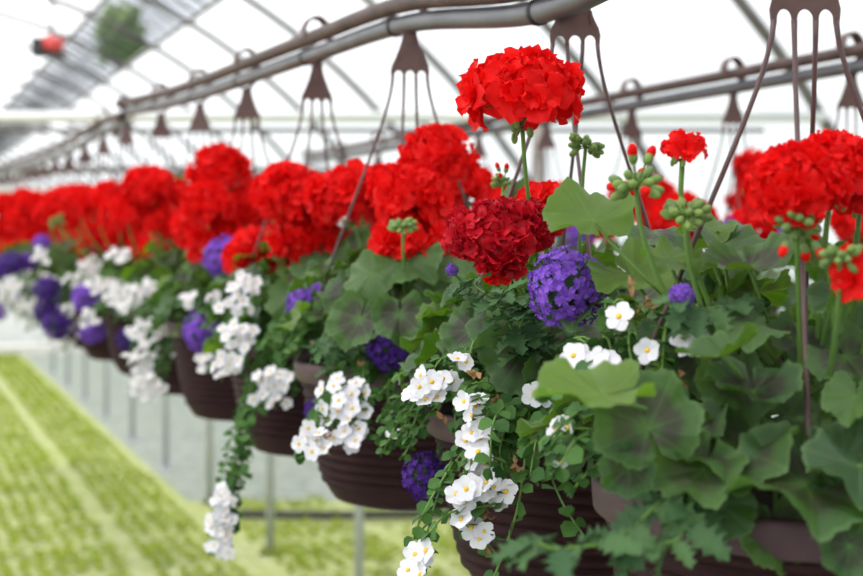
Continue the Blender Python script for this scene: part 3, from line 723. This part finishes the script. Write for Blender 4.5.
leaves = {
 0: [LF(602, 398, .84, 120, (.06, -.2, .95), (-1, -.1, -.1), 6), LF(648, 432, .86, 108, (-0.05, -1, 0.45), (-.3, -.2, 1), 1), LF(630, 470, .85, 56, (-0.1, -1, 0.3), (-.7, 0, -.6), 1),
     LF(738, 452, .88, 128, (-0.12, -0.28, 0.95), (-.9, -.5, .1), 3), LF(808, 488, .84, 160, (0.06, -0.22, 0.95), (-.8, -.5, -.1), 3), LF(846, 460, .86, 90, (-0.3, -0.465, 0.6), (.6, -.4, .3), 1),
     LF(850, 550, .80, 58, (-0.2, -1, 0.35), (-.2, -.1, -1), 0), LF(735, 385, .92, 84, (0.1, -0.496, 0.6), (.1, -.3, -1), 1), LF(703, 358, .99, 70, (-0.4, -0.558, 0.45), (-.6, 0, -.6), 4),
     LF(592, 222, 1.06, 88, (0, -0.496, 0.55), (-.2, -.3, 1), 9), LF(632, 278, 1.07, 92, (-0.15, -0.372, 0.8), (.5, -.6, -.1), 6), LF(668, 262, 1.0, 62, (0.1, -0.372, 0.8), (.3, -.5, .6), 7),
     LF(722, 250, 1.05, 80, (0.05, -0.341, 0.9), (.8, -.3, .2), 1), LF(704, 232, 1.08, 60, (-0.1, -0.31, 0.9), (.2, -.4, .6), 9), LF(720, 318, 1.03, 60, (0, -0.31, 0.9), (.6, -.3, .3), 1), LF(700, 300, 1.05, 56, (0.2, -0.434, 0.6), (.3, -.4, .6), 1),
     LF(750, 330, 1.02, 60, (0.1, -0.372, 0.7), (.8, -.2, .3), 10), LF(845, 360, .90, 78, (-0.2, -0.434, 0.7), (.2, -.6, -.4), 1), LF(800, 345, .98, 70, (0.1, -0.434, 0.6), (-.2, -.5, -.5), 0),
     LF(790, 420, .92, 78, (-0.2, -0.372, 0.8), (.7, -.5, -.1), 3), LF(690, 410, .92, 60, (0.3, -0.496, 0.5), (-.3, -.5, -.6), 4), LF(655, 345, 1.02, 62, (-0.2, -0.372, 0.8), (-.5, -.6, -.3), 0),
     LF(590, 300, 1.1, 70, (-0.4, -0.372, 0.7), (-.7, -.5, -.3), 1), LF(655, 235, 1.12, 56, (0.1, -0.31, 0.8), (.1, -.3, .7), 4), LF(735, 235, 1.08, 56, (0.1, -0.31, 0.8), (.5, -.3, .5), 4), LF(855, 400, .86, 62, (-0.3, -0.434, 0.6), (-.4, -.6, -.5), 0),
     LF(720, 505, .86, 70, (0, -0.558, 0.2), (-.1, -.1, -1), 1), LF(775, 530, .87, 80, (0.1, -0.558, 0.2), (.1, -.1, -1), 1), LF(685, 470, .88, 62, (0, -0.558, 0.3), (-.2, -.1, -1), 4), LF(840, 500, .83, 70, (-0.2, -0.496, 0.4), (.2, -.3, -1), 1)],
 1: [LF(534, 342, 1.22, 112, (-.15, -1, .35), (.2, -.2, -1), 1), LF(500, 320, 1.28, 70, (-.5, -.8, .3), (-.6, 0, -.8), 4), LF(520, 375, 1.24, 66, (-.1, -.8, .5), (-.1, -.4, -1), 1), LF(556, 372, 1.2, 70, (.2, -.9, .4), (.2, -.3, -1), 1),
     LF(575, 330, 1.26, 60, (.2, -.8, .5), (.3, -.3, -.8), 4), LF(470, 330, 1.32, 56, (-.5, -.6, .5), (-.7, -.3, -.5), 0), LF(525, 205, 1.4, 50, (0, -.6, .7), (0, -.3, .8), 3), LF(600, 330, 1.2, 56, (0, -.6, .7), (.4, -.5, -.4), 1)],
 2: [LF(405, 260, 1.66, 68, (-.1, -.7, .7), (.5, -.5, -.3), 1), LF(372, 275, 1.66, 58, (-.4, -.8, .4), (-.5, -.3, -.7), 4), LF(435, 300, 1.66, 54, (.2, -.8, .5), (.2, -.4, -.8), 3), LF(360, 320, 1.64, 62, (-.3, -.8, .5), (-.4, -.4, -.8), 0),
     LF(400, 315, 1.62, 56, (0, -.9, .4), (0, -.3, -1), 1), LF(440, 345, 1.62, 52, (.1, -.9, .3), (0, -.3, -1), 1), LF(420, 235, 1.7, 54, (.1, -.6, .7), (0, -.4, .7), 1), LF(455, 262, 1.68, 50, (.2, -.7, .6), (.5, -.4, -.4), 4)],
 3: [LF(345, 240, 2.1, 56, (-.1, -.6, .8), (-.3, -.5, -.3), 0), LF(325, 262, 2.06, 62, (-.2, -.7, .6), (-.4, -.4, -.7), 1), LF(355, 290, 2.06, 50, (0, -.8, .5), (.3, -.4, -.8), 4), LF(290, 300, 2.04, 46, (-.2, -.8, .5), (-.4, -.4, -.8), 1), LF(290, 335, 2.03, 44, (-.1, -.7, .5), (-.4, -.5, -.8), 0)],
}
budspec = {0: [(W(636, 153, .97), (0, 0, 1), .85, 0), (W(691, 184, .97), (.1, -.1, 1), .8, 1), (W(800, 256, .90), (0, -.2, -1), .75, 0), (W(842, 232, .84), (0, -.1, 1), .6, 1)],
           1: [(W(588, 124, 1.32), (.1, 0, 1), .8, 1), (W(505, 168, 1.45), (.1, 0, 1), .6, 0)],
           2: [(W(403, 209, 1.62), (0, 0, 1), .8, 1)], 3: [(W(270, 176, 2.2), (0, 0, 1), .9, 1)], 5: [(W(178, 168, 3.1), (0, 0, 1), 1.0, 1)], 6: [(W(52, 212, 3.4), (-.5, 0, 1), 1.0, 1)]}
def rheads(c, n, sz=.125, ztop=.02):
    out = []
    for q in range(n):
        a = q*2.4+rnd.uniform(-.4, .4); r_ = .17*math.sqrt((q+.6)/n)
        out.append((Vector((c.x+r_*math.cos(a), c.y+r_*math.sin(a), EYE+ztop+rnd.uniform(-.05, .06)-r_*.25)), (math.cos(a)*.3, math.sin(a)*.3-.2, 1), rnd.uniform(sz*.9, sz*1.12)))
    return out
def near_wire(p):                     # the leaves of the nearest plant part around its two front wires
    h = CEN[0]
    for a in (PI, PI*1.42):
        e = h+Vector((math.cos(a)*RIM_R, math.sin(a)*RIM_R, 0)); t = Vector((h.x, h.y, EYE+.165))
        for k in range(9):
            q = e.lerp(t, k/10)
            if (p.x/p.y-q.x/q.y)**2+((p.z-EYE)/p.y-(q.z-EYE)/q.y)**2 < .035**2 and p.y < q.y+.02: return True
    return False
GLAB = {0: 'scarlet geranium with broad leaves and bud clusters', 1: 'geranium with one tall scarlet and one crimson bloom'}
for i, c in enumerate(CEN):
    hs = heads.get(i, [])
    if i >= 2: hs = hs+rheads(c, 3 if i in (2, 3) else 4, ztop=.03 if i < 9 else .05)
    if i >= 10: hs = hs+rheads(c, 3, ztop=.03)
    full = i < 3
    lab = '%s, %s' % (GLAB[i], where(i)) if i in GLAB else 'bushy scarlet geranium in the %s' % where(i)
    nd = (120, 105, 105)[i] if full else (95 if i < 6 else 70)
    thin = (lambda p: (p.z < CEN[i].z+.03 and p.y < CEN[i].y+.05) or (i == 0 and near_wire(p))) if full else None
    geranium(c, hs, leaves.get(i, []), nd, lab, 'front row geraniums', full, crim=(1, 3, 4, 5) if i == 1 else (), buds=budspec.get(i, []), rx=(.20, .185, .185)[i] if full else .195, rz=(.155, .15, .16)[i] if full else .16, thin=thin)
for i, c in enumerate(RC):
    geranium(c, rheads(c, 6, ztop=.09 if i else .06), [], 70, 'blurred red geranium in the %s' % ('farthest basket of the rear row' if i == 8 else where(i, 'rear')), 'rear row geraniums', False, rz=.17)

def VB(px, py, y, w, d=0): return (W(px, py, y), w*y/FOC, d)
vb = {0: [VB(682, 298, .93, 27), ],
      1: [VB(567, 290, 1.10, 84), VB(452, 272, 1.28, 14), VB(426, 478, 1.38, 50, 1)],
      2: [VB(390, 346, 1.64, 56, 1), VB(316, 412, 1.7, 26, 1)],
      3: [VB(302, 306, 2.03, 36), VB(324, 297, 2.0, 34)],
      4: [VB(224, 258, 2.46, 46), VB(203, 332, 2.5, 44)],
      5: [VB(128, 340, 2.95, 26, 1), VB(150, 300, 3.1, 24, 1)],
      6: [VB(86, 298, 3.3, 32), VB(92, 332, 3.3, 28), VB(120, 305, 3.3, 20, 1)],
      7: [VB(48, 291, 3.7, 30, 1), VB(58, 325, 3.7, 34, 1), VB(45, 312, 3.8, 24, 1), VB(42, 244, 3.8, 20)],
      8: [VB(12, 267, 4.2, 32, 1), VB(28, 262, 4.3, 20)], 9: [VB(-2, 312, 4.5, 20)]}
vx = {0: [[W(700, 480, .93), W(665, 500, .86), W(620, 540, .82), W(560, 552, .80), W(535, 545, .80)], [W(690, 465, .93), W(690, 500, .85), W(680, 540, .82), W(645, 550, .81)],
          [W(760, 300, 1.0), W(705, 312, .95), W(683, 305, .93)]],
      1: [[W(540, 380, 1.3), W(520, 350, 1.2), W(500, 310, 1.17), W(470, 285, 1.17)], [W(550, 370, 1.3), W(530, 320, 1.18), W(505, 295, 1.16)],
          [W(545, 385, 1.3), W(520, 340, 1.19), W(530, 305, 1.16)]],
      2: [[W(400, 360, 1.75), W(350, 350, 1.66), W(320, 350, 1.62)]]}
for i, c in enumerate(CEN):
    cl = vb.get(i, [])
    if i >= 8:
        for q in range(3): a = rnd.uniform(PI*.8, PI*1.7); cl = cl+[(c+Vector((math.cos(a)*.22, math.sin(a)*.2, rnd.uniform(-.08, .08))), .07, rnd.random() < .5)]
    desc = {0: 'serrated trailing verbena with one small bloom', 1: 'verbena with a large round violet bloom', 2: 'verbena with dark violet blooms'}.get(i, 'violet verbena spilling over the rim')
    verbena(c, cl, '%s, in the %s' % (desc, where(i)), 'front row verbenas', i < 5, vx.get(i, ()))
def G(cx, cy, rx, ry, n, y): return (W(cx, cy, y), rx*y/FOC, ry*y/FOC, n)
bc = {
 0: [G(612, 317, 3, 3, 1, 1.0), G(634, 349, 8, 3, 1, .98), G(685, 341, 12, 5, 3, .97), G(600, 362, 10, 4, 3, 1.0), G(560, 427, 14, 5, 2, 1.0), G(575, 358, 8, 5, 2, 1.02), G(552, 462, 10, 10, 1, .98)],
 1: [G(425, 390, 16, 15, 7, 1.25), G(448, 382, 8, 6, 2, 1.25), G(470, 405, 14, 10, 4, 1.18), G(476, 437, 12, 16, 5, 1.17), G(478, 487, 14, 12, 5, 1.16), G(500, 490, 12, 10, 3, 1.16), G(460, 500, 10, 20, 4, 1.16), G(478, 530, 14, 8, 3, 1.16), G(420, 560, 12, 16, 5, 1.15), G(462, 362, 8, 6, 2, 1.22), G(540, 398, 12, 8, 2, 1.18), G(480, 462, 10, 8, 3, 1.18)],
 2: [G(345, 418, 26, 26, 12, 1.6), G(345, 388, 28, 10, 7, 1.62), G(314, 440, 16, 14, 7, 1.58), G(390, 428, 5, 4, 1, 1.6), G(352, 438, 14, 10, 4, 1.6)],
 3: [G(246, 287, 14, 12, 9, 2.08), G(238, 306, 18, 8, 6, 2.08), G(240, 335, 18, 14, 11, 2.06), G(228, 365, 16, 12, 9, 2.06), G(326, 342, 15, 13, 8, 1.93), G(276, 380, 18, 12, 10, 2.03), G(272, 398, 20, 10, 6, 2.03), G(226, 496, 9, 10, 7, 1.98), G(224, 522, 13, 14, 12, 1.98), G(222, 545, 12, 7, 6, 1.98), G(343, 216, 8, 6, 3, 2.05)],
 4: [G(205, 362, 8, 8, 4, 2.44), G(190, 300, 8, 6, 4, 2.5), G(215, 300, 8, 6, 4, 2.5)],
 5: [G(130, 298, 20, 12, 16, 2.84), G(152, 290, 10, 8, 7, 2.84), G(122, 256, 12, 6, 6, 2.95), G(150, 332, 20, 12, 18, 2.78), G(178, 328, 10, 8, 8, 2.9), G(150, 386, 18, 12, 16, 2.76), G(142, 360, 16, 14, 12, 2.78), G(165, 350, 14, 10, 6, 2.88)],
 6: [G(126, 298, 20, 14, 20, 3.14), G(104, 286, 14, 8, 10, 3.18), G(92, 318, 12, 8, 8, 3.18), G(120, 256, 12, 6, 7, 3.4), G(150, 292, 12, 8, 6, 3.18)],
 7: [G(92, 268, 12, 10, 12, 3.65), G(75, 280, 10, 8, 6, 3.7), G(44, 258, 9, 9, 7, 3.75), G(72, 310, 8, 8, 5, 3.7), G(30, 330, 5, 5, 3, 3.8)],
 8: [G(12, 286, 14, 8, 12, 4.1), G(20, 302, 10, 8, 7, 4.1), G(10, 300, 10, 8, 6, 4.1)],
}
tr = {3: [[W(285, 385, 2.12), W(262, 400, 2.03), W(242, 440, 2.0), W(248, 462, 2.0), W(235, 488, 1.99), W(226, 520, 1.99), W(222, 552, 1.98)]],
      1: [[W(500, 400, 1.25), W(480, 430, 1.17), W(470, 480, 1.16), W(478, 530, 1.15), W(500, 560, 1.15)], [W(520, 400, 1.25), W(500, 450, 1.17), W(505, 500, 1.15), W(450, 515, 1.14), W(430, 535, 1.14)],
          [W(530, 400, 1.25), W(525, 460, 1.16), W(515, 520, 1.14), W(490, 590, 1.13)], [W(560, 400, 1.2), W(545, 450, 1.12), W(560, 500, 1.1), W(585, 540, 1.08)], [W(540, 400, 1.2), W(500, 420, 1.16), W(480, 400, 1.15)],
          [W(560, 400, 1.2), W(540, 430, 1.12), W(530, 480, 1.1)], [W(520, 400, 1.2), W(495, 420, 1.13), W(490, 470, 1.12)]],
      0: [[W(620, 440, 1.0), W(580, 440, .95), W(560, 470, .93)], [W(640, 430, 1.0), W(590, 410, .97), W(550, 440, .95)], [W(620, 380, 1.05), W(585, 370, .98), W(550, 400, .96)]],
      5: [[W(165, 350, 3.0), W(150, 370, 2.86), W(150, 395, 2.84)]], 2: [[W(350, 390, 1.75), W(318, 420, 1.6), W(305, 455, 1.58)]]}
for i, c in enumerate(CEN):
    g = bc.get(i, [])
    if i >= 7:
        for q in range(5): a = rnd.uniform(PI*.75, PI*1.6); g = g+[(c+Vector((math.cos(a)*.22, math.sin(a)*.2, rnd.uniform(-.14, .04))), .05, .035, 8)]
    desc = {1: 'white yellow-eyed bacopa hanging down the pot', 3: 'white bacopa with one long trailing strand', 0: 'sparse white bacopa under broad leaves', 2: 'full white bacopa over the rim'}.get(i, 'white bacopa cascading over the rim')
    bacopa(c, g, '%s, in the %s' % (desc, where(i)), 'front row bacopas', (10, 30, 26)[i] if i < 3 else 20, tr.get(i, ()), brown=(3, 14, 4)[i] if i < 3 else 0, side=(PI*1.15 if i else PI*1.0), spread=1.2 if i else .6, droop=(-.02, -.05, .0)[i] if i < 3 else -.03)
for i, c in enumerate(RC[:6]):
    verbena(c, [(c+Vector((rnd.uniform(-.2, 0), -.12, .19)), .075, 0)], 'blurred violet verbena in the %s' % where(i, 'rear'), 'rear row verbenas', False)

# ---------------------------------------------------------------- trees outside
for i, (px, y, w, top) in enumerate(((120, 60, 2.3, 13.6),)):
    x = (px-431.5)*y/FOC; rt = empty('tree', (x, y, -.03)); tag(rt, 'leafy green tree outside, %s' % ('seen through the middle of the roof vent', 'beyond the far left end of the vent')[i], 'tree', 'trees outside the greenhouse')
    b = MB(); P = [Vector((0, 0, 0)), Vector((.1, 0, top*.4)), Vector((-.1, 0, top*.8))]; b.add(*tube(smooth_path(P, 4), [.28-.02*k for k in range(9)], 8))
    for q in range(7):
        a = q*2.4; s0 = Vector((0, 0, top*(.6+.03*q))); b.add(*tube([s0, s0+Vector((math.cos(a)*w*.2, math.sin(a)*w*.2, top*.1)), s0+Vector((math.cos(a)*w*.38, math.sin(a)*w*.38, top*.14))], [.12, .08, .03], 6))
    link('trunk', b.mesh('trunk', [M['bark']]), rt)
    b = MB(); V = []; F = []
    for q in range(1100):
        d = rv().normalized(); r_ = rnd.random()**.33; lump = 1+.18*math.sin(d.x*7+i)*math.sin(d.z*6)
        p = Vector((d.x*w*.5*r_*lump, d.y*w*.5*r_*lump, top*.80+d.z*1.5*r_*lump)); u = rv().normalized()*.17; v = u.cross(rv()).normalized()*.12; k = len(V)
        V += [(p-u)[:], (p+v)[:], (p+u)[:], (p-v)[:]]; F.append((k, k+1, k+2, k+3))
    b.add(V, F); link('crown', b.mesh('crown', [M['treeleaf']], False), rt)

# ---------------------------------------------------------------- light and camera
sc = bpy.context.scene
w = bpy.data.worlds.new('sky'); sc.world = w; w.use_nodes = True; nt = w.node_tree; nt.nodes.clear()
tc = N(nt, 'ShaderNodeTexCoord'); sp_ = N(nt, 'ShaderNodeSeparateXYZ'); L(nt, tc.outputs['Generated'], sp_.inputs[0])
cl = ramp(nt, sp_.outputs[2], [(.0, (.86, .89, .93)), (.5, (.72, .80, .93))])
bg = N(nt, 'ShaderNodeBackground', i_Strength=1.15); L(nt, cl, bg.inputs[0]); ow = N(nt, 'ShaderNodeOutputWorld'); L(nt, bg.outputs[0], ow.inputs[0])
sun = bpy.data.lights.new('sun', 'SUN'); sun.energy = 6.6; sun.angle = math.radians(4); sun.color = (1, .95, .87)
so = bpy.data.objects.new('sun', sun); col.objects.link(so); so.rotation_euler = Vector((-.30, -.15, .95)).to_track_quat('Z', 'Y').to_euler()
cam = bpy.data.cameras.new('camera'); co = bpy.data.objects.new('camera', cam); col.objects.link(co)
co.location = (0, 0, EYE); co.rotation_euler = (PI/2, 0, 0); cam.sensor_width = 36; cam.lens = FOC*36/863; cam.shift_y = -(288-HOR)/863
cam.clip_start = .05; cam.clip_end = 300
cam.dof.use_dof = True; cam.dof.focus_distance = 1.17; cam.dof.aperture_fstop = 5.2
sc.camera = co
sc.view_settings.view_transform = 'Standard'; sc.view_settings.look = 'None'; sc.view_settings.gamma = 1; sc.view_settings.exposure = .02
sc.view_settings.use_curve_mapping = False
sc.cycles.use_denoising = True; sc.cycles.max_bounces = 10; sc.cycles.transmission_bounces = 8; sc.cycles.transparent_max_bounces = 12; sc.cycles.diffuse_bounces = 5
sc.cycles.sample_clamp_indirect = 6
